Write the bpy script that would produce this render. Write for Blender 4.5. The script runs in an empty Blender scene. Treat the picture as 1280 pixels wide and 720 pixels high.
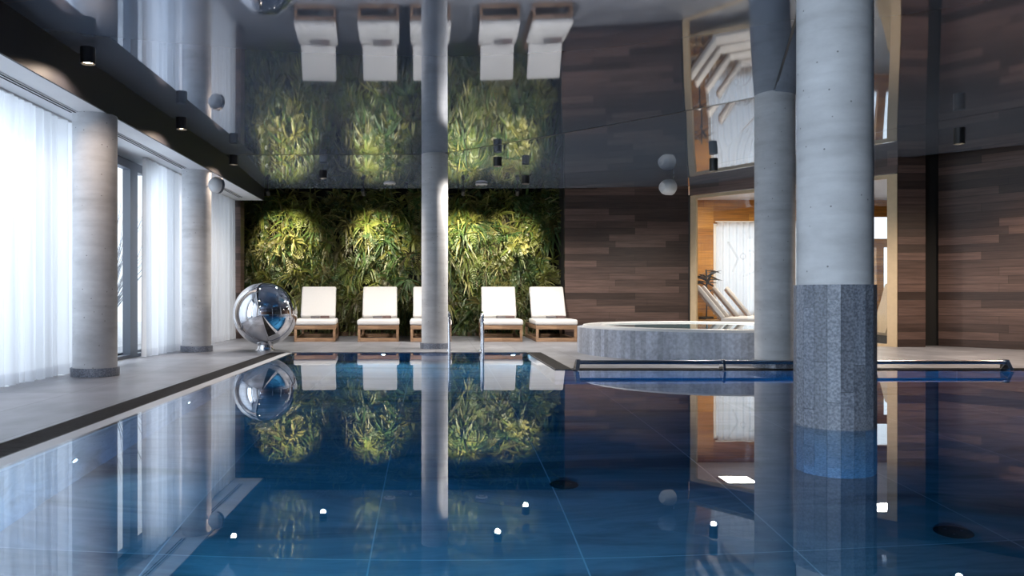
import bpy, bmesh, math, random
from mathutils import Vector, Matrix, noise
random.seed(7)
PI = math.pi
SC = bpy.context.scene
COL = SC.collection
EYE = 0.8

def at(px, py, d):
    """pixel of the 1280x720 photo + distance -> place in the room"""
    return Vector(((px - 545) / 1000 * d, d, EYE - (py - 371) / 1000 * d))

# ------------------------------------------------------------------ materials
def nmat(name):
    m = bpy.data.materials.new(name); m.use_nodes = True
    nt = m.node_tree; nt.nodes.clear()
    out = nt.nodes.new('ShaderNodeOutputMaterial')
    return m, nt, out
def N(nt, typ, **kw):
    n = nt.nodes.new(typ)
    for k, v in kw.items():
        if k.startswith('i_'):
            n.inputs[k[2:].replace('_', ' ')].default_value = v
        else:
            setattr(n, k, v)
    return n
def L(nt, a, b): nt.links.new(a, b)
def c4(c): return (c[0], c[1], c[2], 1)
def coords(nt, scale=(1, 1, 1), rot=(0, 0, 0), kind='Object'):
    tc = N(nt, 'ShaderNodeTexCoord'); mp = N(nt, 'ShaderNodeMapping')
    mp.inputs['Scale'].default_value = scale; mp.inputs['Rotation'].default_value = rot
    L(nt, tc.outputs[kind], mp.inputs['Vector'])
    return mp.outputs['Vector']
def ramp(nt, fac, stops):
    r = N(nt, 'ShaderNodeValToRGB')
    e = r.color_ramp.elements
    while len(e) < len(stops): e.new(0.5)
    for k, (p, c) in enumerate(stops):
        e[k].position = p; e[k].color = c4(c)
    L(nt, fac, r.inputs['Fac'])
    return r.outputs['Color']
def mix(nt, fac, a, b, mode='MIX'):
    m = N(nt, 'ShaderNodeMix', data_type='RGBA', blend_type=mode)
    for s, v in ((m.inputs[0], fac), (m.inputs[6], a), (m.inputs[7], b)):
        if hasattr(v, 'is_linked'): L(nt, v, s)
        elif isinstance(v, (int, float)): s.default_value = v
        else: s.default_value = c4(v)
    return m.outputs[2]
def bump(nt, h, strength=0.3, dist=0.01):
    b = N(nt, 'ShaderNodeBump'); b.inputs['Strength'].default_value = strength
    b.inputs['Distance'].default_value = dist
    L(nt, h, b.inputs['Height']); return b.outputs['Normal']
def pbsdf(nt, out, color=None, rough=0.5, metal=0.0, normal=None, spec=0.5, ior=1.5, coat=0):
    p = N(nt, 'ShaderNodeBsdfPrincipled')
    if color is not None:
        if hasattr(color, 'is_linked'): L(nt, color, p.inputs['Base Color'])
        else: p.inputs['Base Color'].default_value = c4(color)
    if hasattr(rough, 'is_linked'): L(nt, rough, p.inputs['Roughness'])
    else: p.inputs['Roughness'].default_value = rough
    p.inputs['Metallic'].default_value = metal
    p.inputs['Specular IOR Level'].default_value = spec
    p.inputs['IOR'].default_value = ior
    p.inputs['Coat Weight'].default_value = coat
    if normal is not None: L(nt, normal, p.inputs['Normal'])
    L(nt, p.outputs[0], out.inputs['Surface'])
    return p
def plain(name, color, rough=0.5, metal=0.0, noise=0.0, nscale=20, spec=0.5, ior=1.5):
    m, nt, out = nmat(name)
    if noise:
        nz = N(nt, 'ShaderNodeTexNoise'); nz.inputs['Scale'].default_value = nscale
        nz.inputs['Detail'].default_value = 4
        L(nt, coords(nt), nz.inputs['Vector'])
        lo = tuple(c * (1 - noise) for c in color); hi = tuple(min(1, c * (1 + noise)) for c in color)
        col = ramp(nt, nz.outputs['Fac'], [(0.3, lo), (0.7, hi)])
        pbsdf(nt, out, col, rough, metal, bump(nt, nz.outputs['Fac'], 0.1, 0.003), spec, ior)
    else:
        pbsdf(nt, out, color, rough, metal, None, spec, ior)
    return m
def emit(name, color, strength):
    m, nt, out = nmat(name)
    e = N(nt, 'ShaderNodeEmission'); e.inputs[0].default_value = c4(color); e.inputs[1].default_value = strength
    L(nt, e.outputs[0], out.inputs['Surface']); return m
def planks(name, dark, mid, light, rough=0.45, row=0.125, length=1.35, gap=0.002, grain=1.0):
    """horizontal boards: local x runs along the wall, z goes up"""
    m, nt, out = nmat(name)
    v = coords(nt, (1, 1, 1), (PI / 2, 0, 0))
    br = N(nt, 'ShaderNodeTexBrick'); br.offset = 0.37; br.offset_frequency = 2; br.squash = 0.72; br.squash_frequency = 3
    br.inputs['Color1'].default_value = (0, 0, 0, 1); br.inputs['Color2'].default_value = (1, 1, 1, 1)
    br.inputs['Mortar'].default_value = (0.25, 0.25, 0.25, 1)
    br.inputs['Scale'].default_value = 1; br.inputs['Mortar Size'].default_value = gap
    br.inputs['Brick Width'].default_value = length; br.inputs['Row Height'].default_value = row
    br.inputs['Bias'].default_value = 0
    L(nt, v, br.inputs['Vector'])
    nz = N(nt, 'ShaderNodeTexNoise'); nz.inputs['Scale'].default_value = 1; nz.inputs['Detail'].default_value = 6
    nz.inputs['Roughness'].default_value = 0.65
    L(nt, coords(nt, (1.3 * grain, 1, 26 * grain)), nz.inputs['Vector'])
    base = ramp(nt, br.outputs['Color'], [(0, dark), (0.5, mid), (1, light)])
    g = ramp(nt, nz.outputs['Fac'], [(0.28, (0.45, 0.43, 0.42)), (0.75, (1.35, 1.35, 1.35))])
    c = mix(nt, 1.0, base, g, 'MULTIPLY')
    c = mix(nt, br.outputs['Fac'], c, tuple(x * 0.2 for x in dark))
    pbsdf(nt, out, c, rough, 0, bump(nt, br.outputs['Color'], 0.5, 0.006))
    return m
def concrete(name, base=(0.64, 0.65, 0.67)):
    m, nt, out = nmat(name)
    n1 = N(nt, 'ShaderNodeTexNoise'); n1.inputs['Scale'].default_value = 1.7; n1.inputs['Detail'].default_value = 8
    n1.inputs['Roughness'].default_value = 0.62
    L(nt, coords(nt, (1, 1, 2.2)), n1.inputs['Vector'])
    c = ramp(nt, n1.outputs['Fac'], [(0.3, tuple(x * 0.78 for x in base)), (0.7, tuple(x * 1.18 for x in base))])
    n3 = N(nt, 'ShaderNodeTexNoise'); n3.inputs['Scale'].default_value = 1; n3.inputs['Detail'].default_value = 5
    L(nt, coords(nt, (1.6, 1.6, 15), (0.04, 0.06, 0)), n3.inputs['Vector'])
    c = mix(nt, 0.45, c, ramp(nt, n3.outputs['Fac'], [(0.3, (0.8, 0.8, 0.8)), (0.5, (1.02, 1.02, 1.02)), (0.7, (1.06, 1.06, 1.06))]), 'MULTIPLY')
    vo = N(nt, 'ShaderNodeTexVoronoi'); vo.inputs['Scale'].default_value = 13
    L(nt, coords(nt), vo.inputs['Vector'])
    pit = ramp(nt, vo.outputs['Distance'], [(0.05, (0.35, 0.35, 0.35)), (0.09, (1, 1, 1))])
    c = mix(nt, 1.0, c, pit, 'MULTIPLY')
    pbsdf(nt, out, c, 0.62, 0, bump(nt, pit, 0.25, 0.004), 0.35)
    return m
def strips(name, dark, light, width=0.05, rough=0.4, speck=60):
    """stone cut in slabs; the tint attribute holds the tone of each slab"""
    m, nt, out = nmat(name)
    at_ = N(nt, 'ShaderNodeAttribute', attribute_name='tint')
    n1 = N(nt, 'ShaderNodeTexNoise'); n1.inputs['Scale'].default_value = speck; n1.inputs['Detail'].default_value = 3
    L(nt, coords(nt), n1.inputs['Vector'])
    n2 = N(nt, 'ShaderNodeTexNoise'); n2.inputs['Scale'].default_value = 3; n2.inputs['Detail'].default_value = 5
    L(nt, coords(nt, (1, 1, 0.4)), n2.inputs['Vector'])
    a = ramp(nt, n1.outputs['Fac'], [(0.35, dark), (0.65, light)])
    b = ramp(nt, n2.outputs['Fac'], [(0.3, (0.7, 0.7, 0.72)), (0.7, (1.2, 1.2, 1.2))])
    c = mix(nt, 1, a, b, 'MULTIPLY')
    c = mix(nt, 1, c, at_.outputs['Color'], 'MULTIPLY')
    pbsdf(nt, out, c, rough, 0, bump(nt, n1.outputs['Fac'], 0.12, 0.003))
    return m

M = {}
M['concrete'] = concrete('raw_concrete')
M['basalt'] = strips('basalt_slabs', (0.12, 0.138, 0.17), (0.3, 0.33, 0.385), speck=70)
M['tubstone'] = strips('grey_stone_strips', (0.42, 0.46, 0.54), (0.6, 0.65, 0.74), speck=26)
M['walnut'] = planks('walnut_boards', (0.042, 0.026, 0.021), (0.073, 0.046, 0.038), (0.15, 0.095, 0.079))
M['oakwall'] = planks('honey_oak_boards', (0.34, 0.135, 0.014), (0.45, 0.195, 0.024), (0.56, 0.265, 0.04), row=0.17, length=1.3)
M['oak'] = plain('pale_oak', (0.6, 0.46, 0.29), 0.5, noise=0.06, nscale=9)
M['teak'] = planks('teak', (0.33, 0.2, 0.115), (0.4, 0.25, 0.15), (0.47, 0.3, 0.185), row=0.4, length=3, gap=0, grain=2)
M['cushion'] = plain('white_cushion_fabric', (0.78, 0.77, 0.76), 0.85, noise=0.04, nscale=150, spec=0.2)
M['greycushion'] = plain('grey_cushion_fabric', (0.55, 0.54, 0.56), 0.85, noise=0.06, nscale=120, spec=0.2)
M['towel_grey'] = plain('grey_towel', (0.2, 0.19, 0.2), 0.95, noise=0.15, nscale=200, spec=0.1)
M['towel_brown'] = plain('taupe_towel', (0.17, 0.12, 0.115), 0.95, noise=0.15, nscale=200, spec=0.1)
M['chrome'] = plain('polished_steel', (0.78, 0.78, 0.8), 0.02, 1.0)
M['brushed'] = plain('satin_steel', (0.62, 0.62, 0.64), 0.2, 1.0)
M['black'] = plain('black_powder_coat', (0.012, 0.012, 0.013), 0.4)
M['beam'] = plain('black_lacquer', (0.022, 0.022, 0.026), 0.5, spec=0.25)
M['white'] = plain('white_paint', (0.72, 0.73, 0.76), 0.6, noise=0.02, nscale=5)
M['plastic'] = plain('white_plastic', (0.68, 0.68, 0.69), 0.35)
M['frame'] = plain('anthracite_frame', (0.07, 0.085, 0.115), 0.35)
M['darkwall'] = plain('dark_plaster', (0.03, 0.027, 0.027), 0.6, noise=0.2, nscale=3)
M['void'] = plain('matte_black', (0.006, 0.006, 0.006), 0.9)
M['kerb'] = planks('thermo_ash', (0.16, 0.09, 0.05), (0.2, 0.115, 0.065), (0.24, 0.14, 0.08), row=0.3, length=2.4)
M['lens_warm'] = emit('warm_led', (1.0, 0.83, 0.6), 14)
M['lens_panel'] = emit('panel_led', (1.0, 0.95, 0.86), 7)
M['lens_pool'] = emit('pool_led', (0.75, 0.9, 1.0), 16)
M['lens_blue'] = emit('blue_led', (0.03, 0.35, 1.0), 1.6)
M['snow'] = plain('snow', (0.8, 0.82, 0.86), 0.8, noise=0.08, nscale=1.5)
M['darkleaf'] = plain('dark_leaf', (0.012, 0.014, 0.012), 0.4)
M['pot'] = plain('charcoal_pot', (0.03, 0.03, 0.032), 0.5)
M['plywood'] = plain('pale_plywood', (0.55, 0.42, 0.27), 0.5, noise=0.08, nscale=30)
M['taupe'] = plain('taupe_felt', (0.17, 0.15, 0.14), 0.8)

def mat_ceiling():
    m, nt, out = nmat('gloss_stretch_membrane')
    n1 = N(nt, 'ShaderNodeTexNoise'); n1.inputs['Scale'].default_value = 0.55; n1.inputs['Detail'].default_value = 1
    L(nt, coords(nt), n1.inputs['Vector'])
    p = pbsdf(nt, out, (0.25, 0.31, 0.42), 0.035, 0.52, bump(nt, n1.outputs['Fac'], 0.06, 0.02), 0.5, 1.7)
    return m
M['ceiling'] = mat_ceiling()

def mat_deck():
    m, nt, out = nmat('grey_stone_deck')
    v = coords(nt, (1, 1, 1), (0, 0, PI / 2))
    br = N(nt, 'ShaderNodeTexBrick'); br.offset = 0.5
    br.inputs['Color1'].default_value = (0, 0, 0, 1); br.inputs['Color2'].default_value = (1, 1, 1, 1)
    br.inputs['Mortar'].default_value = (0.3, 0.3, 0.3, 1)
    br.inputs['Scale'].default_value = 1; br.inputs['Mortar Size'].default_value = 0.003
    br.inputs['Brick Width'].default_value = 1.2; br.inputs['Row Height'].default_value = 0.6
    L(nt, v, br.inputs['Vector'])
    n1 = N(nt, 'ShaderNodeTexNoise'); n1.inputs['Scale'].default_value = 2.2; n1.inputs['Detail'].default_value = 7
    L(nt, coords(nt, (1.5, 1, 1)), n1.inputs['Vector'])
    base = ramp(nt, br.outputs['Color'], [(0, (0.235, 0.245, 0.275)), (1, (0.32, 0.33, 0.365))])
    c = mix(nt, 1, base, ramp(nt, n1.outputs['Fac'], [(0.3, (0.75, 0.75, 0.76)), (0.7, (1.2, 1.2, 1.2))]), 'MULTIPLY')
    c = mix(nt, br.outputs['Fac'], c, (0.1, 0.1, 0.11))
    pbsdf(nt, out, c, 0.38, 0, bump(nt, n1.outputs['Fac'], 0.1, 0.004))
    return m
M['deck'] = mat_deck()

def mat_pool():
    m, nt, out = nmat('slate_pool_slabs')
    tc = N(nt, 'ShaderNodeTexCoord')
    mp = N(nt, 'ShaderNodeMapping'); mp.inputs['Location'].default_value = (0.31, 0.25, 0)
    L(nt, tc.outputs['Object'], mp.inputs['Vector'])
    br = N(nt, 'ShaderNodeTexBrick'); br.offset = 0.0
    br.inputs['Color1'].default_value = (0, 0, 0, 1); br.inputs['Color2'].default_value = (1, 1, 1, 1)
    br.inputs['Mortar'].default_value = (0.5, 0.5, 0.5, 1)
    br.inputs['Scale'].default_value = 1; br.inputs['Mortar Size'].default_value = 0.004
    br.inputs['Brick Width'].default_value = 1.0; br.inputs['Row Height'].default_value = 4.0
    L(nt, mp.outputs['Vector'], br.inputs['Vector'])
    n1 = N(nt, 'ShaderNodeTexNoise'); n1.inputs['Scale'].default_value = 1.0; n1.inputs['Detail'].default_value = 7
    n1.inputs['Roughness'].default_value = 0.6; n1.inputs['Distortion'].default_value = 0.6
    L(nt, coords(nt, (0.5, 1.9, 1.6)), n1.inputs['Vector'])
    base = ramp(nt, br.outputs['Color'], [(0, (0.26, 0.27, 0.3)), (1, (0.4, 0.42, 0.46))])
    c = mix(nt, 1, base, ramp(nt, n1.outputs['Fac'], [(0.34, (0.3, 0.31, 0.33)), (0.47, (0.85, 0.85, 0.86)), (0.5, (1, 1, 1)), (0.56, (0.75, 0.76, 0.78)), (0.72, (1.35, 1.35, 1.35))]), 'MULTIPLY')
    c = mix(nt, br.outputs['Fac'], c, (0.5, 0.52, 0.55))
    pbsdf(nt, out, c, 0.6)
    return m
M['pool'] = mat_pool()

def mat_water():
    m, nt, out = nmat('pool_water')
    n1 = N(nt, 'ShaderNodeTexNoise'); n1.inputs['Scale'].default_value = 1.6; n1.inputs['Detail'].default_value = 2
    L(nt, coords(nt), n1.inputs['Vector'])
    bn = bump(nt, n1.outputs['Fac'], 0.03, 0.004)
    g = N(nt, 'ShaderNodeBsdfRefraction'); g.inputs['IOR'].default_value = 1.333; g.inputs['Roughness'].default_value = 0.0
    r = N(nt, 'ShaderNodeBsdfGlossy'); r.inputs['Roughness'].default_value = 0.0; r.inputs['Color'].default_value = (0.97, 0.98, 1, 1)
    f = N(nt, 'ShaderNodeFresnel'); f.inputs['IOR'].default_value = 1.6
    x = N(nt, 'ShaderNodeMixShader')
    for q in (g, r, f): L(nt, bn, q.inputs['Normal'])
    L(nt, f.outputs[0], x.inputs[0]); L(nt, g.outputs[0], x.inputs[1]); L(nt, r.outputs[0], x.inputs[2])
    L(nt, x.outputs[0], out.inputs['Surface'])
    a = N(nt, 'ShaderNodeVolumeAbsorption'); a.inputs['Color'].default_value = (0.0, 0.69, 0.94, 1)
    a.inputs['Density'].default_value = 0.46
    L(nt, a.outputs[0], out.inputs['Volume'])
    return m
M['water'] = mat_water()

def mat_glass(name, refl=0.06, tint=(0.97, 0.98, 0.98)):
    m, nt, out = nmat(name)
    t = N(nt, 'ShaderNodeBsdfTransparent'); t.inputs[0].default_value = c4(tint)
    g = N(nt, 'ShaderNodeBsdfGlossy'); g.inputs['Roughness'].default_value = 0.0
    lw = N(nt, 'ShaderNodeLayerWeight')
    pw = N(nt, 'ShaderNodeMath', operation='POWER'); pw.inputs[1].default_value = 5; L(nt, lw.outputs['Facing'], pw.inputs[0])
    f = N(nt, 'ShaderNodeMath', operation='MULTIPLY_ADD'); f.inputs[1].default_value = 0.7; f.inputs[2].default_value = 0.03; L(nt, pw.outputs[0], f.inputs[0])
    x = N(nt, 'ShaderNodeMixShader')
    L(nt, f.outputs[0], x.inputs[0]); L(nt, t.outputs[0], x.inputs[1]); L(nt, g.outputs[0], x.inputs[2])
    L(nt, x.outputs[0], out.inputs['Surface'])
    return m
M['glass'] = mat_glass('clear_pane')

def mat_frost():
    m, nt, out = nmat('frosted_film')
    t = N(nt, 'ShaderNodeBsdfTransparent')
    d = N(nt, 'ShaderNodeBsdfDiffuse'); d.inputs[0].default_value = (0.6, 0.62, 0.66, 1)
    x = N(nt, 'ShaderNodeMixShader'); x.inputs[0].default_value = 0.16
    L(nt, t.outputs[0], x.inputs[1]); L(nt, d.outputs[0], x.inputs[2]); L(nt, x.outputs[0], out.inputs['Surface'])
    return m
M['frost'] = mat_frost()

def mat_sheer(name, see=0.06):
    m, nt, out = nmat(name)
    t = N(nt, 'ShaderNodeBsdfTransparent')
    tr = N(nt, 'ShaderNodeBsdfTranslucent'); tr.inputs[0].default_value = (0.86, 0.87, 0.9, 1)
    d = N(nt, 'ShaderNodeBsdfDiffuse'); d.inputs[0].default_value = (0.85, 0.86, 0.88, 1)
    a = N(nt, 'ShaderNodeMixShader'); a.inputs[0].default_value = 0.35
    L(nt, tr.outputs[0], a.inputs[1]); L(nt, d.outputs[0], a.inputs[2])
    nz = N(nt, 'ShaderNodeTexNoise'); nz.inputs['Scale'].default_value = 1
    L(nt, coords(nt, (1, 14, 0.15)), nz.inputs['Vector'])
    r = N(nt, 'ShaderNodeMapRange'); r.inputs[3].default_value = see * 0.5; r.inputs[4].default_value = see * 1.5
    L(nt, nz.outputs['Fac'], r.inputs[0])
    x = N(nt, 'ShaderNodeMixShader'); L(nt, r.outputs[0], x.inputs[0])
    L(nt, a.outputs[0], x.inputs[1]); L(nt, t.outputs[0], x.inputs[2])
    L(nt, x.outputs[0], out.inputs['Surface'])
    return m
M['sheer'] = mat_sheer('white_sheer_voile')
M['hem'] = mat_sheer('white_sheer_double_hem', 0.1)

def mat_leaf():
    m, nt, out = nmat('living_leaf')
    a = N(nt, 'ShaderNodeAttribute', attribute_name='tint')
    p = N(nt, 'ShaderNodeBsdfPrincipled'); p.inputs['Roughness'].default_value = 0.42
    L(nt, a.outputs['Color'], p.inputs['Base Color'])
    t = N(nt, 'ShaderNodeBsdfTranslucent'); L(nt, a.outputs['Color'], t.inputs[0])
    x = N(nt, 'ShaderNodeMixShader'); x.inputs[0].default_value = 0.25
    L(nt, p.outputs[0], x.inputs[1]); L(nt, t.outputs[0], x.inputs[2]); L(nt, x.outputs[0], out.inputs['Surface'])
    return m
M['leaf'] = mat_leaf()

# ------------------------------------------------------------------ mesh helpers
class MB:
    def __init__(s): s.v = []; s.f = []; s.sm = []; s.t = []      # vertices, faces, smooth flags, face tints
    def add(s, vs, fs, smooth=False, tint=None):
        o = len(s.v); s.v += [tuple(v) for v in vs]
        for f in fs:
            s.f.append(tuple(i + o for i in f)); s.sm.append(smooth); s.t.append(tint)
    def box(s, x0, x1, y0, y1, z0, z1, mx=None, bev=0.0, tint=None):
        if bev > 0:
            bm = bmesh.new(); bmesh.ops.create_cube(bm, size=1)
            bmesh.ops.scale(bm, vec=(x1 - x0, y1 - y0, z1 - z0), verts=bm.verts)
            bmesh.ops.translate(bm, vec=((x0 + x1) / 2, (y0 + y1) / 2, (z0 + z1) / 2), verts=bm.verts)
            bmesh.ops.bevel(bm, geom=list(bm.edges), offset=bev, segments=3, profile=0.5, affect='EDGES')
            bm.verts.index_update()
            vs = [v.co.copy() for v in bm.verts]; fs = [tuple(v.index for v in f.verts) for f in bm.faces]
            bm.free()
            if mx: vs = [mx @ v for v in vs]
            s.add(vs, fs, True, tint); return
        vs = [Vector(p) for p in ((x0, y0, z0), (x1, y0, z0), (x1, y1, z0), (x0, y1, z0), (x0, y0, z1), (x1, y0, z1), (x1, y1, z1), (x0, y1, z1))]
        if mx: vs = [mx @ v for v in vs]
        s.add(vs, [(0, 3, 2, 1), (4, 5, 6, 7), (0, 1, 5, 4), (1, 2, 6, 5), (2, 3, 7, 6), (3, 0, 4, 7)], False, tint)
    def lathe(s, prof, n=48, mx=None, smooth=True, cap=False, closed=False):
        vs = []
        for r, z in prof:
            for k in range(n):
                a = 2 * PI * k / n; vs.append(Vector((r * math.cos(a), r * math.sin(a), z)))
        fs = []
        m = len(prof)
        for i in range(m if closed else m - 1):
            j = (i + 1) % m
            for k in range(n):
                q = (k + 1) % n
                fs.append((i * n + k, i * n + q, j * n + q, j * n + k))
        if cap:
            fs.append(tuple(reversed(range(n)))); fs.append(tuple((m - 1) * n + k for k in range(n)))
        if mx: vs = [mx @ v for v in vs]
        s.add(vs, fs, smooth)
    def tube(s, pts, r, n=12, cap=True):
        pts = [Vector(p) for p in pts]; vs = []; fs = []
        for i, p in enumerate(pts):
            d = (pts[min(i + 1, len(pts) - 1)] - pts[max(i - 1, 0)]).normalized()
            u = d.cross(Vector((0, 0, 1)))
            if u.length < 1e-3: u = d.cross(Vector((0, 1, 0)))
            u.normalize(); w = d.cross(u)
            rr = r[i] if isinstance(r, (list, tuple)) else r
            for k in range(n):
                a = 2 * PI * k / n; vs.append(p + u * (rr * math.cos(a)) + w * (rr * math.sin(a)))
        for i in range(len(pts) - 1):
            for k in range(n):
                q = (k + 1) % n; fs.append((i * n + k, i * n + q, (i + 1) * n + q, (i + 1) * n + k))
        if cap:
            fs.append(tuple(reversed(range(n)))); fs.append(tuple((len(pts) - 1) * n + k for k in range(n)))
        s.add(vs, fs, True)
    def prism(s, poly, z0, z1):
        n = len(poly)
        vs = [(x, y, z0) for x, y in poly] + [(x, y, z1) for x, y in poly]
        s.add(vs, [tuple(reversed(range(n))), tuple(range(n, 2 * n))] + [(k, (k + 1) % n, n + (k + 1) % n, n + k) for k in range(n)])
    def build(s, name, mat, parent=None, loc=None, rotz=0, sharp=35):
        me = bpy.data.meshes.new(name); me.from_pydata(s.v, [], s.f); me.update()
        me.polygons.foreach_set('use_smooth', s.sm)
        if any(t is not None for t in s.t):
            ca = me.color_attributes.new('tint', 'FLOAT_COLOR', 'CORNER')
            dat = []
            for p, t in zip(me.polygons, s.t):
                t = (1, 1, 1) if t is None else t
                dat += [t[0], t[1], t[2], 1.0] * p.loop_total
            ca.data.foreach_set('color', dat)
        if any(s.sm):
            bm = bmesh.new(); bm.from_mesh(me)
            for e in bm.edges:
                if len(e.link_faces) == 2 and e.calc_face_angle(0) > math.radians(sharp): e.smooth = False
            bm.to_mesh(me); bm.free()
        me.materials.append(mat)
        o = bpy.data.objects.new(name, me); COL.objects.link(o)
        if parent: o.parent = parent
        if loc: o.location = loc
        o.rotation_euler.z = rotz
        return o
def tag(o, label=None, cat=None, group=None, kind=None):
    if label: o['label'] = label
    if cat: o['category'] = cat
    if group: o['group'] = group
    if kind: o['kind'] = kind
    return o
def empty(name, loc, rz=0):
    o = bpy.data.objects.new(name, None); COL.objects.link(o)
    o.location = loc; o.rotation_euler.z = rz; o.empty_display_size = 0.1
    return o
def copy_tree(o, parent=None):
    c = o.copy(); COL.objects.link(c)
    if parent: c.parent = parent
    for ch in list(o.children): copy_tree(ch, c)
    return c
def struct(o, label, cat): return tag(o, label, cat, kind='structure')
def light(name, typ, loc, energy, color=(1, 1, 1), parent=None, aim=None, **kw):
    l = bpy.data.lights.new(name, typ); l.energy = energy; l.color = color
    for k, v in kw.items(): setattr(l, k, v)
    o = bpy.data.objects.new(name, l); COL.objects.link(o); o.location = loc
    if aim is not None:
        o.rotation_euler = (Vector(aim) - Vector(loc)).to_track_quat('-Z', 'Y').to_euler()
    if parent:
        o.parent = parent; o.matrix_parent_inverse = parent.matrix_world.inverted()
        o.location = Vector(loc)
    return o
def axis_mx(loc, direction):
    """maps local +Z to the direction"""
    return Matrix.Translation(loc) @ Vector(direction).to_track_quat('Z', 'Y').to_matrix().to_4x4()

# ------------------------------------------------------------------ the setting
PX0, PX1, PXA = -2.14, 8.2, 1.30         # pool sides, right side of the far arm
PY0, PY1, PYA = 1.0, 11.43, 8.74         # near edge, far edge of the arm, edge of the right deck
DEPTH = -1.3
DZ = 0.008

m = MB()
for b in ((-5, -2.36, -6, 17), (-2.36, 1.5, PY1, 17), (1.5, 14, 8.9, 20), (PX1, 14, -6, 8.9), (-2.36, PX1, -6, PY0)):
    m.box(b[0], b[1], b[2], b[3], -0.014, DZ)
struct(m.build('floor', M['deck']), 'grey stone slab deck around the pool', 'floor')

pool_poly = [(PX0, PY0), (PX1, PY0), (PX1, PYA), (PXA, PYA), (PXA, PY1), (PX0, PY1)]
m = MB()
n = len(pool_poly)
for k in range(n):
    (x0, y0), (x1, y1) = pool_poly[k], pool_poly[(k + 1) % n]
    m.add([(x0, y0, DEPTH), (x1, y1, DEPTH), (x1, y1, -0.012), (x0, y0, -0.012)], [(0, 1, 2, 3)])
m.add([(x, y, DEPTH) for x, y in pool_poly], [tuple(range(n))])
struct(m.build('pool_basin', M['pool']), 'slate tiled basin of the indoor swimming pool', 'pool')
# submerged pale overflow lip along the left edge
m = MB()
m.add([(PX0, PY0, 0.006), (PX0 + 0.12, PY0, -0.002), (PX0 + 0.12, PY1, -0.002), (PX0, PY1, 0.006),
       (PX0, PY0, -0.06), (PX0 + 0.12, PY0, -0.06), (PX0 + 0.12, PY1, -0.06), (PX0, PY1, -0.06)],
      [(0, 1, 2, 3), (1, 5, 6, 2), (4, 7, 6, 5), (0, 3, 7, 4), (0, 4, 5, 1), (3, 2, 6, 7)])
struct(m.build('trim_1', plain('pale_stone_lip', (0.62, 0.63, 0.66), 0.4)), 'pale wet stone lip along the left pool edge', 'pool edge')
# water: one closed body
e = 0.003
wp = [(PX0 - e, PY0 - e), (PX1 + e, PY0 - e), (PX1 + e, PYA + e), (PXA + e, PYA + e), (PXA + e, PY1 + e), (PX0 - e, PY1 + e)]
m = MB(); m.prism(wp, DEPTH - e, 0)
tag(m.build('pool_water', M['water']), 'still deep blue water filling the pool', 'water', kind='stuff')

def grate(name, x0, x1, y0, y1, along, label):
    ch = MB(); ch.box(x0, x1, y0, y1, -0.12, -0.1)
    ch.box(x0, x0 + 0.008, y0, y1, -0.1, DZ - 0.001) if along == 'y' else ch.box(x0, x1, y0, y0 + 0.008, -0.1, DZ - 0.001)
    ch.box(x1 - 0.008, x1, y0, y1, -0.1, DZ - 0.001) if along == 'y' else ch.box(x0, x1, y1 - 0.008, y1, -0.1, DZ - 0.001)
    r = ch.build(name, M['black'])
    tag(r, label, 'drain grate')
    s = MB()
    if along == 'y':
        k = y0
        while k < y1 - 0.02:
            s.box(x0 + 0.009, x1 - 0.009, k + 0.004, k + 0.02, -0.015, DZ - 0.002); k += 0.027
    else:
        k = x0
        while k < x1 - 0.02:
            s.box(k + 0.004, k + 0.02, y0 + 0.009, y1 - 0.009, -0.015, DZ - 0.002); k += 0.027
    s.build('grate_bars', M['grate'], r)
M['grate'] = plain('dark_stone_grate', (0.03, 0.028, 0.028), 0.75, noise=0.3, nscale=30, spec=0.15)
grate('overflow_grate', -2.36, PX0, PY0, PY1, 'y', 'long dark overflow grate along the left pool edge beside the curtains')
grate('overflow_grate', PXA, 1.5, PYA, PY1, 'y', 'short dark overflow grate at the pool corner before the rightmost lounger')
grate('overflow_grate', 1.5, PX1, PYA, 8.9, 'x', 'overflow grate at the deck edge under the low grab rail')

def wall(name, p0, p1, z0, z1, mat, th=0.12, label='', cat='wall', seed=0.0):
    """a wall from p0 to p1 whose face is on the room side; local x along the wall"""
    d = Vector((p1[0] - p0[0], p1[1] - p0[1], 0)); ln = d.length
    m = MB(); m.box(0, ln, 0, th, z0, z1)
    o = m.build(name, mat, loc=(p0[0], p0[1], 0), rotz=math.atan2(d.y, d.x))
    return struct(o, label, cat)
GA, GB = Vector((4.88, 15.4, 0)), Vector((7.27, 12.6, 0))
gdir = (GB - GA).normalized(); gang = math.atan2(gdir.y, gdir.x); glen = (GB - GA).length
TOP = 3.3
wall('wall_back', (2.48, 15.4), (4.86, 15.4), 0, TOP, M['walnut'], label='dark walnut board wall between the living wall and the glazed lounge')
wall('wall_niche_back', (-4.4, 16.55), (2.5, 16.55), 0, TOP, M['void'], label='black wall behind the living wall')
wall('wall_niche_right', (2.48, 16.55), (2.48, 15.53), 0, TOP, M['void'], th=0.1, label='right side of the living wall niche, coloured black as shade')  # near-black colour stands in for the shadow beside the plants
wall('wall_lintel', GA, GB, 2.755, TOP, M['walnut'], label='walnut boards above the lounge glazing')
wall('wall_pilaster', (7.275, 12.6), (7.71, 12.6), 0, TOP, M['walnut'], label='narrow walnut pier beside the lounge glazing')
wall('wall_recess', (7.71, 12.95), (8.25, 12.95), 0, TOP, M['void'], label='black recess beside the walnut pier')
wall('wall_recess_side', (7.76, 12.72), (7.76, 12.95), 0, TOP, M['void'], th=0.05, label='black side of the recess beside the pier')
rd = Vector((0.68, -0.96, 0)).normalized()
RW0 = Vector((8.1, 12.9, 0)); RW1 = RW0 + rd * 10.0
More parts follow.
